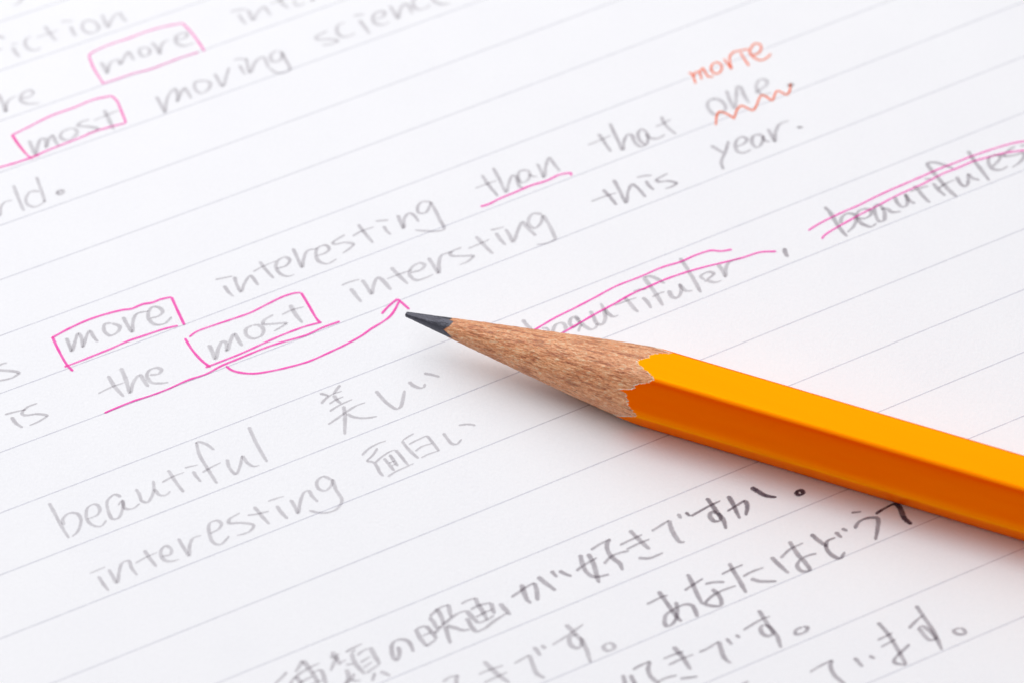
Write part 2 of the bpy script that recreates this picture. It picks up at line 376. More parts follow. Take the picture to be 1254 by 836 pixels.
  "21.94,40.36 22.28,39.64 22.68,38.84 22.56,39.8 22.6,40.76 23.05,41.4 23.71,41.63 24.58,41.84",
  "23.69,41.31 24.08,40.27 24.52,39.23",
  "24.75,40.83 25.51,41.14 25.87,41.86 25.74,42.59 25.26,42.67 24.86,42.11 24.66,41.39 24.96,40.66 25.68,40.1 26.34,40.42 26.86,41.13",]),
('correction_zigzag', 'orange pen zigzag under "one"', 'o', 0.15, 0.88, [
  "20.76,30.33 20.91,31.73 21.19,32.35 21.92,32.03 22.74,31.25",
  "22.71,31.46 22.97,32.54 23.47,33.24 23.89,33.01 24.61,32.53 24.95,33.08 25.32,34.25 25.61,34.8 26.08,34.56 26.64,34.01 26.95,34.87 27.24,35.46 27.71,35.18 28.17,34.86 28.52,35.49 28.63,36.59",]),
('handwritten_word', 'grey pencil word "year" with a full stop', 'g', 0.3, 0.44, [
  "20.16,27.35 20.77,26.79 21.38,26.24",
  "21.98,28.01 21.6,26.48 21.13,24.96 21.29,23.81",
  "22.68,27.15 23.43,27.54 23.84,28.25 23.37,28.62 22.83,28.16 22.62,27.09 22.96,26.32 23.59,26.32 24.2,26.77",
  "25.39,28.98 24.54,28.77 24.34,27.69 24.78,27.02 25.33,27.69 25.49,28.76",
  "25.39,28.92 25.67,28.05 26.18,27.83",
  "26.02,29.78 26.34,28.91 26.65,27.92 26.77,29.22 27.25,30.45 28.23,31",
  "28.92,29.94 29.62,30.03",
  "28.93,30.07 29.62,29.91",
  "29.06,29.88 29.5,30.07",]),
('handwritten_word', 'grey pencil word "this"', 'g', 0.28, 0.46, [
  "9.13,21.03 9.78,20.04 10.48,18.75",
  "7.93,19.3 9.15,19.95 10.51,20.55",
  "10.24,22.44 10.83,20.78 11.42,19.13 11.66,20.78 12.1,21.74 12.51,21.37 13.41,19.87",
  "13.47,22.27 13.76,21.52 14.27,20.91",
  "12.54,22.73 13.38,22.97 14.12,23.02",
  "15.69,23.32 14.52,22.33 14.72,22.11 15.66,22.2 16.53,21.89 16.05,21.41 15.31,21.06",]),
('handwritten_word', 'grey pencil word "intersting" with a missing letter', 'g', 0.3, 0.4, [
  "-16.68,7.66 -15.77,8.17 -14.86,8.51",
  "-15.75,7.25 -15.22,6.3 -14.65,5.36",
  "-14.66,8.45 -14.13,7.44 -13.66,6.49 -13.52,7.58 -13.14,8.73 -12.72,8.44 -11.78,7",
  "-11.86,10.16 -11.13,9.09 -10.15,7.79",
  "-12.24,8.52 -11.03,9.17 -9.81,9.74",
  "-9.91,9.37 -8.89,9.8 -8.55,10.43 -9.01,10.72 -9.82,10.09 -10.01,9.08 -9.39,8.36 -8.47,8.64 -7.66,9.15",
  "-8.2,11.48 -7.67,10.37 -7.15,9.35 -7.16,10.66 -6.87,11.82 -5.74,12.25",
  "-4.92,12.89 -6.05,12.16 -5.94,11.75 -4.92,11.66 -3.79,11.65 -4.3,10.93 -5.16,10.41",
  "-3.53,14.43 -2.77,13.25 -1.84,11.93",
  "-4.31,12.68 -3.28,13.31 -2.15,13.98",
  "-1.56,14.91 -1.15,14.03 -0.59,13.15",
  "-2.11,15.27 -0.73,15.73",
  "-0.59,15.44 -0.22,14.61 0.15,13.67 0.61,15.19 1.07,16.43 1.54,15.63 2.42,14.45",
  "3.06,17.49 2.17,17.61 1.69,16.81 1.75,15.92 2.26,15.54 2.89,16.21 3.1,17.4",
  "3.1,17.4 3.71,16.06 4.21,14.44 4.31,14 3.48,13.42 2.45,13.19",]),
('correction_box', 'pink pen box round the lower "more"', 'p', 0.21, 0.74, [
  "-44.43,0.72 -42.9,1.92 -40.97,3.17 -39.2,3.96 -37.81,4.43 -37.01,4.57 -35.93,5.19 -35.03,5.41 -34.24,5.84 -33.2,6.17",
  "-33.2,6.17 -32.54,4.4 -31.73,2.33",
  "-42.99,-3.16 -41.6,-2.42 -40.05,-1.54 -38.7,-0.77 -37.15,0.2 -35.39,1.03 -33.62,1.86 -32.33,2.28",
  "-44.44,0.88 -43.71,-0.88 -42.77,-2.83 -42.11,-3.72",]),
('handwritten_word', 'grey pencil word "more" inside the lower pink box', 'g', 0.28, 0.42, [
  "-43.06,0.71 -42.77,-0.05 -42.4,-1.03 -42.18,0.23 -41.95,1.26 -41.62,0.78 -41.37,-0.48 -41.12,0.92 -40.87,1.62 -40.41,0.78 -39.96,0.13",
  "-38.81,2.65 -39.41,2.54 -39.45,1.62 -38.81,0.97 -38.13,1.47 -37.98,2.17 -38.81,2.65",
  "-37.75,3.5 -37.29,2.45 -36.72,1.46 -36.74,2.73 -36.46,3.86 -35.27,4.28",
  "-35.11,3.28 -34.32,3.56 -33.95,4.13 -34.28,4.7 -34.9,4.84 -35.27,4.28 -35.21,3.14 -34.56,2.43 -33.66,2.57 -33,3.47",]),
('handwritten_word', 'grey pencil letter "s" at the left edge', 'g', 0.28, 0.42, [
  "-48.49,-2.58 -48.98,-2.72 -49.53,-3.35 -49.02,-3.55 -48.11,-3.63 -47.29,-3.91 -47.84,-4.54 -49,-4.92 -49.4,-4.98",]),
('handwritten_word', 'grey pencil word "is" at the lower left', 'g', 0.28, 0.42, [
  "-48.21,-9.38 -47.09,-8.98 -46.22,-8.71",
  "-47.53,-9.65 -47.07,-10.46 -46.33,-11.09",
  "-45.19,-7.9 -46.14,-8.44 -46.57,-9.25 -46.26,-9.47 -45.09,-9.31 -44.18,-9.53 -44.63,-10.07 -45.76,-10.82",]),
('handwritten_word', 'grey pencil word "the" above the long pink underline', 'g', 0.3, 0.36, [
  "-38.71,-4.32 -37.99,-5.75 -37.01,-7.13",
  "-39.52,-6.7 -38.38,-5.89 -37.02,-5.21",
  "-37.54,-3.28 -36.94,-4.93 -36.44,-6.58 -36.23,-5.21 -35.68,-4.25 -35.25,-4.94 -34.76,-5.83",
  "-34.73,-4.26 -33.89,-4.12 -33.63,-3.57 -34.04,-3.3 -34.72,-3.57 -34.99,-4.26 -34.53,-5.22 -33.73,-5.36 -32.84,-5.23",]),
('handwritten_word', 'grey pencil word "most" inside the middle pink box', 'g', 0.3, 0.4, [
  "-29.24,-0.26 -28.9,-1.1 -28.51,-2.16 -28.31,-0.83 -27.95,0.15 -27.61,0.01 -27.44,-1.05 -27.16,0.28 -26.85,1.12 -26.46,0.42 -26.02,-0.5",
  "-25.12,2.3 -25.71,1.82 -25.67,0.98 -25.05,0.5 -24.26,0.83 -24.05,1.67 -24.52,2.29 -25.12,2.3",
  "-23.16,3.7 -24.04,2.94 -24.12,2.46 -23.11,2.46 -21.9,2.56 -22.29,2.08 -23.07,1.44",
  "-21.58,5.05 -21.03,3.77 -20.29,2.55",
  "-22.35,3.69 -21.36,4.34 -20.19,4.76",]),
('correction_box', 'pink pen box round the middle "most"', 'p', 0.2, 0.74, [
  "-31.2,0.73 -30.53,1.43 -28.96,2.26 -27.18,3.1 -25.39,3.99 -23.82,5.12 -22.23,6.2 -21.23,6.62 -20.58,6.7",
  "-20.58,6.7 -19.75,4.9 -18.99,3.19 -18.63,2.63",
  "-29.46,-3.32 -27.94,-2.5 -25.98,-1.4 -24.02,-0.15 -22.05,1.04 -20.07,2.07 -18.43,2.68",
  "-31.6,0.59 -30.82,-0.95 -29.74,-2.49 -28.94,-3.27",]),
('correction_underline', 'long pink pen underline below "the" and "most"', 'p', 0.2, 0.78, [
  "-38.76,-9.24 -37.61,-8.54 -36.08,-7.68 -34.53,-7 -32.98,-6.19 -31.06,-4.97 -29.3,-4.15 -27.95,-3.11 -26.19,-2.09 -24.16,-0.91 -22.62,-0.16 -20.83,0.53 -19.84,0.95 -18.25,1.98 -16.66,2.76",]),
('correction_arrow', 'curved pink pen arrow ending at the pencil tip', 'p', 0.2, 0.78, [
  "-27.47,-3.11 -26.88,-3.67 -25.87,-4.03 -24.67,-4.12 -23.28,-3.85 -21.5,-3.31 -19.53,-2.54 -17.95,-1.58 -15.98,-0.28 -14.59,0.78 -13.61,1.75 -12.61,2.59 -11.82,3.44 -11.33,4.43 -11,5.42",
  "-12.67,3.73 -12.04,4.72 -11.15,5.79",
  "-11.15,5.79 -10.63,5.14 -9.97,4.34",]),
('handwritten_word', 'grey pencil word "beautifuler" crossed out in pink behind the pencil', 'g', 0.31, 0.42, [
  "1.04,2.94 1.34,2.31 1.74,1.74 1.99,1.18",
  "2.85,1.74 3.35,1.73 3.6,1.31",
  "3.9,1.17 4.26,2.22 4.87,2.46 5.22,1.72 4.86,1.02",
  "6.54,2.84 6.09,3.3 5.71,2.99 5.63,2.28 5.97,1.86 6.49,2.42 6.64,2.77",
  "6.09,3.27 6.69,2.42 7.18,1.85 7.68,1.54 8.09,1.78 8.3,2.41",
  "6.79,2.28 6.53,1.72 6.42,1.22",
  "7.62,4.08 7.91,3.26 8.25,2.34 8.7,2.2 9.02,2.83 8.99,3.96 8.65,5.1",
  "9,4.39 9.34,3.68 9.83,3.25 10.39,3.46",
  "10.95,5.87 11.39,5.23 11.78,4.51 12.27,3.83",
  "9.92,4.81 10.58,5.09 11.4,5.51 12.17,5.82",
  "12.73,5.86 13.12,5.36 13.55,4.33",
  "11.83,6.65 12.45,6.94 13.16,7",
  "12.9,8.68 13.5,7.46 14.11,6.2 14.7,4.68",
  "12.9,8.68 13.54,8.75 14.29,8.35 14.97,7.72",
  "13.65,5.88 14.23,6.29 14.94,6.64",
  "15.33,6.82 15.56,6.01 16,5.74 16.39,6.19 16.54,7.08 16.37,7.71",
  "16.37,7.71 16.67,7.08 17.04,6.72 17.68,6.75",
  "16.55,11.32 17.14,9.96 17.85,8.15 18.43,6.45",
  "18.8,7.97 19.26,8.41 19.8,9.13 19.23,9.32 18.51,8.72 18.87,8.18",
  "19.06,8.14 19.88,7.87 20.53,8.14",
  "20.23,10.39 20.58,9.67 20.93,8.67 20.96,9.58 21.25,10.48 21.78,10.93 22.56,11.2",]),
('punctuation_mark', 'grey pencil comma after "beautifuler"', 'g', 0.34, 0.5, [
  "26.89,12.63 26.93,11.99 27.15,11.32",]),
('correction_strikethrough', 'double pink strikethrough over "beautifuler"', 'p', 0.19, 0.74, [
  "1.03,0.67 2.34,1.65 4.07,3.05 6.11,4.45 8.16,5.92 10.22,7.43 12.49,8.65 14.77,10 16.63,10.77 18.1,11.66 19.66,12.3 20.58,12.2 21.72,12.43",
  "4.04,0.46 4.86,1.07 6.28,2.19 8.12,3.65 9.97,5 11.62,6.28 13.27,7.27 14.93,8.27 17,9.26 19.07,10.06 21.14,10.74 22.8,11.32 24.47,12.03 26.08,12.14",]),
('handwritten_word', 'grey pencil word "beautifules" crossed out in pink at the right edge', 'g', 0.31, 0.46, [
  "31.14,18.44 31.69,17.5 32.23,16.02 32.69,14.99 33.16,14.17",
  "32.59,16.02 32.8,16.9 33.35,17.42 33.96,17.34 34.18,16.6 33.86,15.57 33.19,14.76",
  "34.34,16.75 35.06,16.74 35.72,17.33 35.65,17.93 35.04,18.08 34.45,17.71 34.3,16.9 34.71,16.01 35.61,15.56 36.21,16.07",
  "36.49,18.82 36.12,18.37 36.14,17.33 36.48,16.29 36.91,16.44 37.07,17.32 36.92,18.22 36.49,18.82",
  "36.7,18.07 37.32,18.07 37.81,17.62 38.75,17.69",
  "38.22,19.85 38.42,18.95 38.84,18.35 39.27,18.5 39.47,19.25 39.28,20.22",
  "39.28,20.22 39.68,19.24 40.22,18.79",
  "40.25,21.41 40.71,20.59 41.17,19.68 41.68,18.93",
  "39.77,20.52 40.63,20.96 41.75,21.33",
  "42.18,21.79 42.63,20.81 43.3,19.91",
  "41.34,22.32 42.23,22.4",
  "41.71,24.67 42.2,23.53 42.76,22.47 43.4,21.26 43.91,20.43 44.42,19.68",
  "41.71,24.67 42.61,24.74 43.52,24.35 44.42,23.82",
  "42.65,20.96 43.42,21.64 44.41,22.23",
  "44.6,22.68 44.98,21.55 45.37,21.25 45.67,21.7 45.78,23.13",
  "45.78,23.13 46.2,22.45 46.9,22.14",
  "46.04,26.47 46.6,24.87 47.22,23.5 47.84,22.06",
  "48.32,24.1 49.02,25.01 49.23,25.69 48.56,25.77 48.05,25.32 48.03,24.41 48.39,23.72 49.12,23.64 49.89,24.17",
  "50.87,27.06 50.2,26.53 49.61,25.84 49.7,25.61 50.66,25.76 51.63,26.06 51.63,25.6 51.21,24.84 50.29,23.94",
  "51.3,27.1 51.83,27.21 52.59,27.51",]),
('correction_strikethrough', 'double pink strikethrough over "beautifules"', 'p', 0.19, 0.66, [
  "29.34,15.03 30.15,15.74 31.77,16.91 33.05,17.72 34.56,18.6 36.07,19.64 37.7,20.68 39.32,21.64 40.85,22.54 42.09,23.29 43.39,24.05 44.7,24.73 46.23,25.56 47.97,26.39 49.5,27.07 51.02,27.62 51.81,27.77 52.9,27.86",
  "30.62,13.82 30.85,14.26 31.44,14.85 32.31,15.55 33.6,16.53 34.9,17.49 36.53,18.59 38.16,19.78 39.79,20.82 41.2,21.66 42.01,22.23 43.32,23.14 44.63,23.82 46.38,24.84 47.9,25.44 48.98,25.85 50.27,26.22 51.7,26.44 52.68,26.54",]),
('handwritten_word', 'grey pencil word "beautiful" at the lower left', 'g', 0.25, 0.4, [
  "-43.17,-20.62 -42.45,-22.13 -41.53,-24.07 -40.99,-25.03",
  "-41.58,-23.43 -41.73,-22.65 -41.2,-21.93 -40.42,-22.01 -40.04,-22.79 -40.27,-24.21 -40.75,-24.85",
  "-39.47,-22.67 -38.57,-22.15 -38.39,-21.38 -38.86,-20.8 -39.51,-21.24 -39.56,-22.41 -39.08,-23.31 -38.19,-23.58 -37.66,-22.8",
  "-36.48,-19.95 -37.09,-19.61 -37.72,-20.34 -37.66,-21.38 -37.09,-22.68 -36.61,-22.55 -36.26,-21.39 -36.36,-20.35 -36.71,-20.99",
  "-36.36,-20.35 -36.01,-21.39 -35.33,-21.39 -34.69,-20.74",
  "-35.18,-18.91 -34.74,-19.83 -34.57,-20.41 -34.02,-20.62 -33.67,-19.97 -33.49,-18.92 -33.63,-17.87",
  "-33.49,-18.92 -32.9,-19.71 -32.32,-19.71 -31.92,-19.19",
  "-32.29,-16.56 -31.53,-18.01 -30.69,-19.38",
  "-32.79,-18.14 -31.86,-17.43 -30.72,-16.83",
  "-29.94,-16.71 -29.62,-17.37 -29.13,-18.08",
  "-30.78,-16.31 -29.49,-15.91",
  "-29.83,-13.04 -29.46,-14.59 -28.59,-16.45 -27.62,-18.3",
  "-29.88,-13.25 -29.73,-12.99 -28.93,-13.26 -28.07,-14.06",
  "-29.11,-16.92 -28.21,-16.19 -27.35,-15.61",
  "-26.84,-15.21 -26.54,-16.33 -25.92,-17.12 -25.62,-16.33 -25.43,-14.74",
  "-25.43,-14.74 -24.91,-15.67 -24.3,-16.15 -23.72,-16",
  "-24.95,-11.08 -24.23,-13.02 -23.05,-15.63",]),
('handwritten_word', 'grey pencil word "interesting" below "beautiful"', 'g', 0.26, 0.4, [
  "-38.83,-29.36 -38.13,-28.94 -37.39,-28.51",
  "-37.99,-29.62 -37.56,-30.45 -36.92,-31.46",
  "-37.09,-28.82 -36.65,-29.7 -36.22,-30.46 -36.11,-29.2 -35.89,-28.06 -35.33,-27.81 -34.99,-28.7 -34.42,-29.59",
  "-33.97,-26.5 -33.44,-27.44 -32.7,-28.59",
  "-34.7,-28.12 -33.82,-27.44 -32.71,-26.76",
  "-32.3,-27.27 -31.54,-27.07 -31.48,-26.43 -31.98,-26 -32.38,-26.43 -32.33,-27.32 -31.88,-27.83 -31.3,-27.88 -30.65,-27.63",
  "-30.91,-25.08 -30.44,-26.05 -29.77,-27.21 -29.82,-26.19 -29.53,-25.09 -28.77,-24.73",
  "-28.01,-24.53 -27.18,-23.89 -27.01,-23.25 -27.41,-22.91 -28.07,-23.24 -28.05,-24.53 -27.58,-25.69 -26.99,-25.87 -26.17,-24.8",
  "-25.33,-21.96 -26.26,-22.74 -26.34,-23.2 -25.18,-23.21 -24.01,-23.52 -24.36,-24.29 -25.54,-24.8",
  "-24.06,-21.19 -23.38,-22.23 -22.56,-23.4",
  "-24.64,-22.28 -23.68,-22.1 -22.62,-21.77",
  "-21.97,-21.07 -21.46,-21.98 -20.85,-22.76",
  "-22.81,-20.55 -22.1,-20.24 -21.28,-19.9",
  "-20.7,-20.34 -20.24,-21.25 -19.93,-22.03 -19.78,-20.6 -19.43,-19.43 -19.04,-19.25 -18.74,-19.83 -18.13,-20.66",
  "-16.94,-17.87 -17.73,-17.47 -18.3,-18.12 -18.08,-19.04 -17.49,-19.26 -16.92,-18.53 -16.85,-17.74",
  "-16.85,-17.79 -16.52,-19.05 -15.9,-20.49 -16.36,-21.53 -17.12,-21.97 -18.09,-21.96 -18.97,-21.7",]),
('handwritten_word', 'grey pencil Japanese word after "beautiful"', 'g', 0.28, 0.42, [
  "-18.37,-6.77 -17.92,-6.91 -17.47,-7.11",
  "-16.41,-5.68 -16.75,-6.23 -17.08,-6.91",
  "-18.21,-8.13 -17.76,-7.45 -17.27,-6.98 -16.24,-6.46",
  "-17.44,-8.18 -16.86,-7.66 -16.07,-7.19",
  "-17.36,-9.13 -16.64,-8.48 -15.86,-7.94 -15.22,-7.56",
  "-17.02,-6.98 -16.71,-7.6 -16.3,-8.14",
  "-16.04,-8.42 -15.89,-9.7 -15.85,-12.13",
  "-17.46,-10.84 -16.69,-10.11 -15.92,-9.37 -14.86,-8.42 -13.97,-7.98",
  "-15.72,-9.43 -15.12,-9.84 -14.32,-10.01 -13.54,-9.96 -12.8,-9.79",
  "-13.01,-6.45 -12.5,-7.28 -11.89,-8.1 -10.98,-8.85 -10.64,-8.58 -10.41,-7.56 -10.28,-6.4",
  "-9.9,-5.26 -9.44,-5.79 -8.74,-6.14 -8.44,-6 -8.33,-5.52",
  "-8.46,-4.17 -7.76,-4.35 -6.91,-4.68",]),
('handwritten_word', 'grey pencil Japanese word after the lower "interesting"', 'g', 0.25, 0.42, [
  "-14.18,-14.8 -13.53,-13.94 -12.66,-13.28 -11.88,-12.92",
  "-12.7,-13.88 -13.12,-14.74 -13.75,-15.54",
  "-13.75,-15.54 -13.11,-15.67 -12.75,-16.14 -12.45,-16.93 -12.09,-17.49",
  "-12.91,-15.74 -12.24,-14.95 -11.56,-14.35 -11.03,-14.09",
  "-11.03,-14.09 -10.58,-14.76 -10.07,-15.62 -9.77,-16.09",
  "-12.09,-15.15 -11.63,-15.88 -11.08,-16.81",
  "-11.56,-14.68 -11.15,-15.48 -10.75,-16.21",
  "-11.64,-15.81 -11.01,-15.48",
  "-11.34,-16.14 -10.85,-15.82",
  "-11.7,-17.53 -10.93,-16.87 -9.97,-16.28 -9.24,-15.82",
  "-9.29,-12 -9.92,-12.49 -10.41,-12.98",
  "-10.41,-12.98 -9.9,-13.89 -9.3,-14.7 -8.81,-15.23",
  "-9.81,-13.43 -9.03,-12.9 -8.06,-12.3",
  "-8.06,-12.3 -7.55,-13.17 -6.9,-14.31",
  "-9.16,-14.3 -8.53,-13.7 -7.55,-13.31",
  "-8.61,-15.16 -7.93,-14.7 -6.91,-14.24",
  "-6.53,-11.97 -6.13,-12.71 -5.69,-13.38 -5.24,-13.41 -4.78,-12.75",
  "-5.11,-11 -4.42,-10.88 -3.83,-10.91 -3.48,-11.09",]),
('handwritten_word', 'blurred grey Japanese characters cut off by the bottom edge', 'g', 0.331, 0.42, [
  "-20.3,-41.08 -20.75,-41.74 -21.37,-42.52",
  "-18.94,-39.75 -19.2,-40.42 -19.6,-41.15",
  "-18.94,-39.75 -18.45,-40.55 -17.76,-41.76 -17.36,-42.61",
  "-19.85,-42.11 -19.26,-41.39 -18.44,-40.73 -17.38,-40.07",
  "-19.85,-42.11 -20.05,-43.07 -20.31,-43.67",
  "-19.49,-41.63 -19.04,-42.36 -18.74,-43.2",
  "-19.23,-42.48 -18.68,-42.06 -17.95,-41.58",
  "-18.14,-41.27 -17.27,-40.82",
  "-17.27,-40.82 -17.02,-41.52 -16.75,-42.73",
  "-18.65,-42.96 -17.74,-42.36 -17,-42",
  "-16.34,-38.73 -15.95,-39.47 -15.55,-40.32",
  "-16.56,-39.34 -16.05,-39.22 -15.59,-38.98",
  "-15.81,-39.22 -16.12,-40.07 -16.42,-41.04",
  "-16.51,-39.52 -15.95,-39.47",
  "-15.56,-40.08 -15,-39.71",
  "-15.08,-40.32 -14.34,-40.2",
  "-14.98,-40.81 -14.77,-41.77 -15.03,-42.5 -15.39,-42.98",
  "-14.22,-41.29 -14.57,-42.02 -15.03,-42.62",
  "-14.57,-42.02 -14.1,-42.16 -13.64,-42.14",
  "-15.12,-38.86 -14.47,-38.38 -13.64,-37.83",
  "-14.65,-38.98 -14.19,-38.56",
  "-14.55,-38.99 -14.35,-39.84 -13.86,-40.69 -13.28,-41.42",
  "-14.08,-39.23 -13.62,-38.75 -13.06,-38.38",
  "-12.92,-38.26 -12.48,-39.24 -11.99,-40.28",
  "-13.78,-40.08 -12.86,-39.36",
  "-13.48,-40.69 -12.66,-39.97",
  "-13.19,-41.3 -11.99,-40.22",
  "-12.4,-41.24 -12.66,-42.21",
  "-11.98,-41.12 -11.51,-41.31 -11.03,-41.65",]),
('handwritten_word', 'grey Japanese characters between the bottom edge and the pencil shadow, left part', 'g', 0.331, 0.44, [
  "-10.36,-38.18 -10.25,-39.04 -10.47,-39.77 -10.76,-39.53 -10.96,-38.67 -10.88,-37.82 -10.37,-37.39 -9.71,-37.45 -9.33,-37.82 -9.14,-38.31 -8.99,-38.86",
  "-8.84,-36.11 -8.4,-37.21 -7.82,-38.2",
  "-8.79,-36.11 -7.94,-35.74",
  "-7.94,-35.74 -7.56,-36.24 -7.22,-36.73 -6.89,-37.35",
  "-8.21,-36.97 -7.37,-36.48",
  "-7.87,-38.22 -6.94,-37.35",
  "-7.62,-34.75 -7.19,-35.37 -6.9,-35.99 -6.57,-35.81",
  "-7.58,-34.69 -6.83,-33.76 -5.89,-33.21",
  "-5.89,-33.21 -5.78,-34.02 -5.64,-34.76",
  "-6.97,-33.7 -6.58,-34.51 -6.29,-35.63",
  "-7.13,-36.67 -6.62,-35.99 -5.59,-34.83 -4.93,-34.27 -4.27,-33.96",
  "-6.15,-35.81 -5.95,-36.74 -5.66,-37.9",
  "-6.05,-35.75 -5.3,-36 -4.54,-36.31 -3.88,-36.19",
  "-4.75,-33.22 -4.18,-32.78 -3.42,-32.47",
  "-3.42,-32.41 -3.23,-33.16 -2.66,-34.28 -2.37,-35.15",
  "-4.27,-33.96 -3.7,-34.77 -3.13,-35.52",
  "-3.89,-33.9 -3.23,-33.41 -2,-33.04",
  "-2,-33.04 -1.71,-34.41",
  "-3.41,-34.77 -2.66,-34.28 -1.81,-33.79",
  "-3.13,-35.46 -2.37,-35.09 -1.71,-34.54",
  "-4.22,-34.83 -3.69,-36.01 -3.31,-36.44 -2.65,-36.14 -1.71,-35.22 -0.48,-34.23",
  "-1.19,-33.11 -0.76,-33.8 -0.24,-34.54",]),
('handwritten_word', 'grey Japanese characters left of the dark ones below the pencil', 'g', 0.342, 0.48, [
  "-0.19,-32.41 0.43,-31.89 1.1,-31.27 1.96,-30.64",
  "1.96,-30.64 2.15,-31.52 2.23,-32.84",
  "0.77,-30.83 1.05,-32.02 1.29,-32.71 1.66,-33.17",
  "2.25,-29.92 2.92,-30.65 3.91,-31.63",
  "3.5,-29.2 3.78,-29.65 4.07,-30.03",
  "4.22,-29.21 4.74,-29.59 5.4,-29.93",
  "6.2,-27.25 6.38,-28.4 6.75,-29.41 7.41,-29.98 8.84,-29.7",
  "6.92,-27.13 7.43,-28.53 7.69,-29.92 7.87,-30.74",
  "5.79,-29.28 6.47,-28.59 7.44,-27.89 7.73,-27.64",
  "7.17,-26.72 8.05,-25.99 9.02,-25.35",
  "9.02,-25.35 8.67,-25.99 8.8,-27.01 9.26,-27.78 9.82,-28.41 10.05,-29.24",
  "8.34,-28.43 8.98,-27.58 9.85,-27.08 10.72,-26.83",
  "10.8,-24.3 11.59,-25.4 12.61,-26.69",
  "9.84,-26.16 10.82,-25.53 11.99,-24.84",
  "10.44,-26.68 11.57,-25.97 12.65,-25.41",
  "11.5,-27.7 12.49,-27.76 13.85,-27.08",
  "12.82,-24.45 13.61,-23.81 14.5,-23.07",
  "14.5,-23.07 14.62,-23.94 15.01,-25.1 15.47,-25.81 15.91,-25.75",
  "15.34,-22.27 15.61,-22.92",]),
('handwritten_word', 'dark grey Japanese characters just below the pencil', 'g', 0.331, 0.66, [  # alpha partly pencil pressure, partly shade from the pencil painted in
  "16.07,-22.08 16.35,-22.47 16.54,-22.56",
  "16.54,-22.6 17.33,-22.02 18.32,-21.31 19.37,-20.67",
  "18.07,-20.33 18.52,-21.18 19.06,-22.29 19.52,-23.07 19.72,-24.23",
  "18.97,-22.16 18.49,-22.09 18.28,-22.54 18.64,-23.19 19.13,-23.19 19.29,-22.68 18.97,-22.16",
  "19.9,-22.01 20.64,-21.45 21.65,-20.61",
  "21.65,-20.61 21.81,-21.4 21.62,-22.56",
  "20.07,-20.08 20.47,-21 20.81,-22.17 21.07,-22.95",]),
('punctuation_mark', 'nearly black curved stroke below the pencil', 'g', 0.37, 0.84, [  # this stroke and the ring after it: shade painted in with the pressure
  "22.25,-19.02 22.86,-19.51 23.52,-20.04 24.28,-20.24 24.62,-20.26",]),
('punctuation_mark', 'small nearly black ring closest below the pencil', 'g', 0.4, 0.86, [
  "26.43,-19.79 26.64,-19.5 26.97,-19.48 27.09,-19.71 26.9,-19.97 26.61,-20 26.43,-19.79 26.58,-19.53",]),
('handwritten_word', 'grey Japanese characters ending in a small ring at the bottom edge', 'g', 0.331, 0.42, [
  "-6.34,-42.33 -5.65,-41.79 -4.9,-41.56",
  "-4.9,-41.56 -5.13,-42.1 -4.99,-42.94",
  "-2.66,-39.93 -2,-40.78 -1.26,-41.64 -0.32,-42.48",
  "-3.13,-41.5 -2.28,-41.03 -0.88,-40.43",
  "-2.66,-42.47 -1.44,-41.75 -0.51,-41.22",
  "0.06,-40.25 0.81,-39.71 1.47,-39.22",
  "1.47,-39.22 1.74,-40.32 2.11,-41.41 2.85,-41.96",
  "1.85,-38.31 2.13,-38.74 2.45,-39.35",
  "2.51,-38.07 2.97,-38.56",
  "3.51,-38.1 4.74,-37.12 6.37,-35.65",
  "4.76,-35.65 5.69,-36.88 6.42,-38.11 6.96,-40.19",
  "5.78,-36.88 5.12,-37.13 5.2,-38.11 5.86,-38.48 6.24,-37.62 6.06,-37.13",
  "8.5,-37.88 8.11,-38.37 8.57,-38.81 9.15,-38.37 8.87,-37.93 8.5,-37.88",]),
('handwritten_word', 'grey Japanese characters in the middle of the lower right line', 'g', 0.319, 0.5, [
  "12.13,-33.31 12.81,-32.91 13.58,-32.42 14.15,-32.23",
  "13.26,-31.73 13.76,-32.67 14.39,-33.92 14.84,-34.79 15.29,-35.41",
  "14.86,-33.01 14.92,-34.13 14.8,-34.99 14.3,-35.79 13.92,-35.91 13.74,-35.48 13.86,-34.62 14.35,-34.12 14.93,-33.69 15.7,-33.32 16.27,-33.45 16.53,-34.01 16.74,-34.88",
  "15.99,-29.67 16.39,-30.8 16.82,-32.19 17.25,-33.37",
  "15.64,-31.68 16.38,-31.06 17.41,-30.21",
  "17.53,-30.91 18.39,-30.69 19.39,-30.67",
  "18.17,-31.5 18.72,-32.2 18.97,-32.95 18.86,-33.51 18.19,-33.54 17.49,-33.31 17.64,-32.94 18.34,-32.19 19.21,-31.64 20.42,-31.1",
  "19.86,-28.36 20.25,-29.44 20.69,-30.45 21.29,-32.02",
  "19.09,-29.75 19.97,-29.19 21.15,-28.56",
  "21.04,-30.05 21.77,-29.51 23.04,-28.92",
  "21.73,-30.28 22.52,-30.59 24.14,-30.6",
  "23.74,-27.64 24.46,-28.66 25.27,-29.67",
  "24.59,-27.82 25.51,-26.75 26.8,-25.94",
  "25.52,-25.73 26.15,-27.27 26.95,-28.54 27.2,-29.3 26.52,-29.42 26.08,-28.79 26.4,-28.03 27.1,-27.53 27.98,-27.23",]),
('handwritten_word', 'darker grey Japanese characters right of the middle ones', 'g', 0.331, 0.64, [  # darker than their neighbours, partly to paint in the pencil's shade
  "27.56,-24.85 28.16,-25.62 28.98,-26.39",
  "29.81,-25.29 29.02,-25.75 28.88,-26.52 29.31,-27.41 30.05,-27.85 30.58,-27.04",
  "29.81,-24.6 30.38,-25.37",
  "30.41,-24.17 30.97,-24.53",
  "31.43,-22.26 32.41,-22.11",
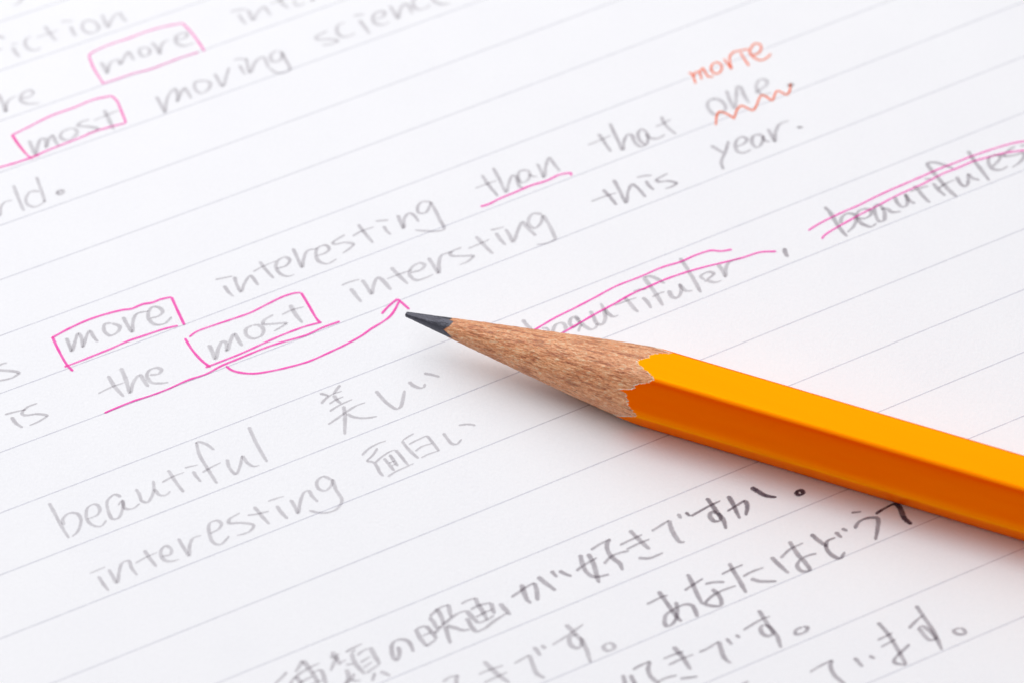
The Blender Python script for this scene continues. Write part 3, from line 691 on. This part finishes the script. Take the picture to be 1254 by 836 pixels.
  "31.61,-24.23 32.14,-23.33 33.04,-22.89 33.81,-22.95 33.73,-24.24 33.45,-25.65",]),
('handwritten_word', 'nearly black Japanese character touching the pencil', 'g', 0.35, 0.84, [  # near-black alpha holds painted shade as well as a firm stroke
  "33.65,-22.43 34.66,-21.66 35.57,-21.19 35.93,-21.53 36.32,-22.96 36.94,-23.74",]),
('handwritten_word', 'grey Japanese characters ending in a small ring left of the last group', 'g', 0.319, 0.48, [
  "9.84,-41.57 10,-42.57 10.13,-43.26",
  "10.49,-41.57 10.84,-42.58 11.01,-43.26",
  "10.69,-41.03 11.45,-40.49 12.31,-40.01",
  "12.31,-40.01 12.1,-40.86 12.26,-41.7 12.89,-42.55 13.16,-43.03",
  "12.9,-42.43 13.75,-41.95 14.69,-41.66",
  "14.42,-38.31 15.14,-39.41 15.93,-41.06",
  "13.48,-39.77 14.39,-39.29 15.39,-38.87",
  "13.93,-40.5 15.12,-39.78 16.27,-39.24",
  "14.91,-42.06 15.71,-41.96 16.56,-41.79",
  "16.7,-39 17.51,-38.57 18.57,-37.72",
  "18.57,-37.72 18.73,-38.7 19.06,-39.8 19.6,-40.31",
  "19.25,-37.36 19.74,-38.16",
  "20.12,-36.93 20.48,-37.36",
  "20.8,-36.44 21.67,-35.77 22.65,-35.09 23.37,-34.79",
  "22.31,-34.04 22.74,-35.03 23.26,-36.15 23.79,-37.01 24.14,-38.55",
  "22.71,-35.77 22.41,-36.14 22.57,-36.88 23.12,-37.13 23.52,-36.76 23.17,-36.02 22.71,-35.77",
  "26.19,-36.1 25.61,-36.41 25.54,-36.9 25.96,-36.9 26.54,-36.53 26.66,-36.1 26.19,-36.06",
  "20.35,-42.83 20.73,-42.59 21.11,-42.38",]),
('handwritten_word', 'grey Japanese characters ending in a small ring nearest the lower right corner', 'g', 0.308, 0.48, [
  "26.58,-41.38 27.55,-40.66 28.71,-39.94",
  "28.71,-39.94 28.48,-40.67 28.8,-41.76 29.5,-42.6 29.75,-42.97",
  "30.69,-39.7 31.38,-40.8",
  "32.02,-39.47 32.56,-39.84",
  "33.05,-35.55 33.87,-36.91 34.69,-38.87 35.32,-40.58",
  "32.88,-37.69 34.35,-36.79",
  "33.11,-38.5 34.59,-37.53",
  "35.77,-38.14 34.22,-40.21 35.32,-40.63",
  "36.65,-33.58 37.39,-35.2 38.04,-36.68 38.63,-38.89",
  "35.8,-36.3 36.62,-35.32 37.23,-34.75",
  "36.66,-36.18 37.59,-37.66 38.16,-37.54 37.14,-36.06 36.66,-36.18",
  "40.42,-36.25 39.83,-36.57 40.18,-36.99 40.84,-36.94 40.79,-36.45 40.42,-36.25",]),
]
rnd = random.Random(7)
def catmull(P, step=.12):
    P = [Vector(p) for p in P]
    if len(P) == 2: P = [P[0], (P[0]+P[1])/2, P[1]]
    out = []
    E = [P[0]*2-P[1]] + P + [P[-1]*2-P[-2]]
    for i in range(1, len(E)-2):
        p0, p1, p2, p3 = E[i-1:i+3]
        d1, d0, d2 = max((p2-p1).length, 1e-4), max((p1-p0).length, 1e-4), max((p3-p2).length, 1e-4)
        # centripetal tangents keep tight corners tidy
        t0, t1, t2 = d0**.5, d1**.5, d2**.5
        m1 = (p1-p0)/t0-(p2-p0)/(t0+t1)+(p2-p1)/t1; m2 = (p2-p1)/t1-(p3-p1)/(t1+t2)+(p3-p2)/t2
        m1 *= t1; m2 *= t1
        n = max(2, int(d1/step))
        for k in range(n):
            t = k/n; t_2 = t*t; t_3 = t_2*t
            out.append(p1*(2*t_3-3*t_2+1)+m1*(t_3-2*t_2+t)+p2*(-2*t_3+3*t_2)+m2*(t_3-t_2))
    out.append(P[-1]); return out
wi = 0
for name, label, kind, width, alpha, strokes in WRITING:
    parts = []; wi += 1
    for si, s in enumerate(strokes):
        P = catmull([tuple(float(c) for c in q.split(',')) for q in s.split()])
        n = len(P); hw = []; ph = rnd.random()*100
        L_ = [0]
        for i in range(1, n): L_.append(L_[-1]+(P[i]-P[i-1]).length)
        for i in range(n):
            d = P[min(n-1, i+1)]-P[max(0, i-1)]
            if d.length < 1e-6: d = Vector((1, 0))
            across = abs(-sa*d.x+ca*d.y)/d.length
            f = (.82+.86*across) if kind == 'g' else (1.12+.34*across)
            f *= 1+.22*noise.noise(Vector((L_[i]*.9, ph, wi)))
            r = width/2
            e = min(L_[i], L_[-1]-L_[i])/max(r, 1e-4)         # rounded ends
            f *= math.sqrt(max(.04, min(1, e*(2-e)))) if e < 1 else 1
            if kind == 'g': f *= 1-.28*max(0, 1-(L_[-1]-L_[i])/.9)
            hw.append(r*f)
        z = (2.2e-5 if kind == 'g' else 5.2e-5)+si*8e-7
        parts.append(ribbon([(p.x, p.y) for p in P], hw, z))
    o = obj(name, ribbon_mesh(name, parts), mark_mat(kind, alpha), page)
    o['label'] = label

# ------------------------------------------------------------------ the pencil
TIP = (-10.1815016, 0.230839013); PANG = -0.396415297
LEN = 176.0; AP = 3.5; L0 = 25.93
pencil = bpy.data.objects.new('pencil', None); COL.objects.link(pencil)
pencil.location = (TIP[0]*MM, TIP[1]*MM, 0); pencil.rotation_euler = (0, 0, PANG)
pencil['label'] = 'sharpened orange hexagonal pencil lying across the ruled page'
pencil['category'] = 'pencil'
ZL = 6e-5                                                   # lies on the sheet
def hexr(th):
    p = 21.; s = 0
    for k in range(6):
        c = math.cos(th-R(90+60*k))
        if c > 0: s += c**p
    return AP*1.006*s**(-1/p)
R0 = .25; KC = (4.04-R0)/L0
def cone(s): return R0+KC*s
def tube_pts(th, s, r):                                     # axis along local +X, lying at height AP
    return (s*MM, r*math.cos(th)*MM, (r*math.sin(th)+AP)*MM+ZL)
EDGE = [(61.7,26.6),(66.5,26.1),(70.1,25.4),(76.6,24.85),(80.1,24.64),(84.2,24.7),(88.7,24.43),(90.7,24.13),(96.8,23.9),(101.1,23.97),(104.3,24.34),(106.6,24.69),(109.4,24.83),(110.7,25.22),(114.2,25.61),(117,25.9),(120.1,26.19),(121.9,25.99),(125.7,25.82),(128.5,25.39),(131.4,24.96),(134.4,24.56),(136.3,24.42),(139.1,24.54),(142.8,24.35),(144.9,24.03),(145.6,23.74),(147.9,23.3),(149.8,23.11),(150.4,23.45),(151.5,23.75),(154.8,23.86),(159.0,23.97),(161.7,24.19),(167.1,24.2),(171.2,24.44),(175.2,24.86),(179.6,25.3),(182.5,25.1),(187.5,24.75),(197.9,24.0),(213.8,23.2)]
GEDGE = [(44,4.76),(50,4.5),(72.6,4.81),(86,4.52),(91,5.0),(107.4,4.97),(124.2,4.83),(140.4,4.58),(157.1,4.34),(166.6,4.66),(187.7,5.18),(198,5.38)]
def interp(tab, x):
    for (a, p), (b, q) in zip(tab, tab[1:]):
        if a <= x <= b: return p+(q-p)*(x-a)/(b-a)
    return None
def edge_s(th):
    d = math.degrees(th) % 360
    j = .16*noise.noise(Vector((d*.55, 3, 1)))+.10*noise.noise(Vector((d*1.7, 9, 1)))
    v = interp(EDGE, d)
    chip = .26*noise.noise(Vector((d*2.6, 1, 6)))+.22*max(0, noise.noise(Vector((d*1.1, 8, 3))))
    if v is not None: return v+j*.7+chip
    base = (hexr(th)-R0)/KC
    return base+.25+3.2*j
def lead_s(th):
    d = math.degrees(th) % 360
    j = .10*noise.noise(Vector((d*.4, 7, 2)))+.16*noise.noise(Vector((d*1.1, 5, 2)))
    v = interp(GEDGE, d)
    return (v if v is not None else 4.9+2*j)+j*1.3
NT = 540
ths = [2*math.pi*k/NT for k in range(NT)]
def grid(name, rings, mat, cap0=None, cap1=None, smooth=True, matidx=None):
    V = [p for r in rings for p in r]; F = []; n = NT; mi = []
    for j in range(len(rings)-1):
        for k in range(n):
            F.append((j*n+k, j*n+(k+1) % n, (j+1)*n+(k+1) % n, (j+1)*n+k)); mi.append(matidx(j) if matidx else 0)
    for ring, first in ((cap0, True), (cap1, False)):
        if ring is not None:
            c = len(V); V.append(ring); b = 0 if first else (len(rings)-1)*n
            for k in range(n):
                F.append((c, b+(k+1) % n, b+k) if first else (c, b+k, b+(k+1) % n)); mi.append(0)

    me = mesh(name, V, F, smooth); 
    o = obj(name, me, mat, pencil)
    me.polygons.foreach_set('material_index', mi); return o
eb = [edge_s(t) for t in ths]; hr = [hexr(t) for t in ths]; gb = [lead_s(t) for t in ths]
PT = .07                                                    # lacquer thickness
# wood: cone blended into the hexagonal core, with torn fibres
NS = 320; rings = []
def wood_r(k, s):
    th = ths[k]; e = eb[k]; tgt = hr[k]-PT
    base = cone(s)+(tgt-cone(e))*(max(0, min(1, (s-e+7)/7))**2)
    d = R0+1
    y, z = base*math.cos(th), base*math.sin(th)
    f = .038*noise.noise(Vector((s*1.1, y*4.2, z*4.2)))+.032*noise.noise(Vector((s*3.2, y*8, z*8)))+.012*noise.noise(Vector((s*7, y*11, z*11)))
    fade = min(1, max(0, (s-gb[k])/.5+.3))
    return base+.012+f*fade*(1 if s > gb[k]+.4 else .5)
for j in range(NS+1):
    t = j/NS; ring = []
    for k in range(NT):
        s = gb[k]+(eb[k]+.12-gb[k])*t
        ring.append(tube_pts(ths[k], s, wood_r(k, s)))
    rings.append(ring)
# under the lacquer to the far end
for s in (28.5, 60, 120, LEN):
    rings.append([tube_pts(ths[k], s, hr[k]-PT-.01) for k in range(NT)])
inner = [tube_pts(ths[k], gb[k]+.02, cone(gb[k])-.10) for k in range(NT)]
rings.insert(0, inner)
grid('wood_cone', rings, M_wood, None, (LEN*MM, 0, AP*MM+ZL))
# graphite: blunt point, flattened a little on the upper side
rings = []
NL = 60
for j in range(NL+1):
    ring = []
    for k in range(NT):
        s = (gb[k]+.45)*(j/NL)**1.25
        th = ths[k]; r = cone(s)
        r *= math.sqrt(min(1, (s/.10)*(2-s/.10)))*.38+.62 if s < .10 else 1
        c = math.cos(th-R(88))
        if c > .3 and s < 3.9: r = min(r, r*(.76+.24*max(0, s-2.6)/1.3)/c)   # flat worn on the upper side
        y, z = r*math.cos(th), r*math.sin(th)
        f = .016*noise.noise(Vector((s*2.5, y*5, z*5)))+.012*noise.noise(Vector((s*9, y*12, z*12)))
        if s > gb[k]: r -= .22*(s-gb[k])
        ring.append(tube_pts(th, s, r+f*min(1, s*3)))
    rings.append(ring)
grid('graphite_lead', rings, M_lead, (0.0, 0, AP*MM+ZL), None)
# lacquer: lip with primer showing, then the barrel
rings = []
rings.append([tube_pts(ths[k], eb[k]-.09, hr[k]-PT-.015) for k in range(NT)])
rings.append([tube_pts(ths[k], eb[k]+.06+.07*noise.noise(Vector((k*.35, 4, 4))), hr[k]-PT*.12) for k in range(NT)])
rings.append([tube_pts(ths[k], eb[k]+.15, hr[k]-.008) for k in range(NT)])
NB = 80
for j in range(NB+1):
    t = j/NB
    ring = []
    for k in range(NT):
        s0 = eb[k]+.24; s = s0+(LEN-s0)*t**2.2
        wv = .010*noise.noise(Vector((s*.12, math.cos(ths[k])*2, math.sin(ths[k])*2)))*min(1, (s-s0)/3)
        ring.append(tube_pts(ths[k], s, hr[k]+wv))
    rings.append(ring)
rings.append([tube_pts(ths[k], LEN, hr[k]-PT) for k in range(NT)])
b = grid('painted_barrel', rings, [M_lacq, M_primer], matidx=lambda j: 1 if j < 1 else 0)
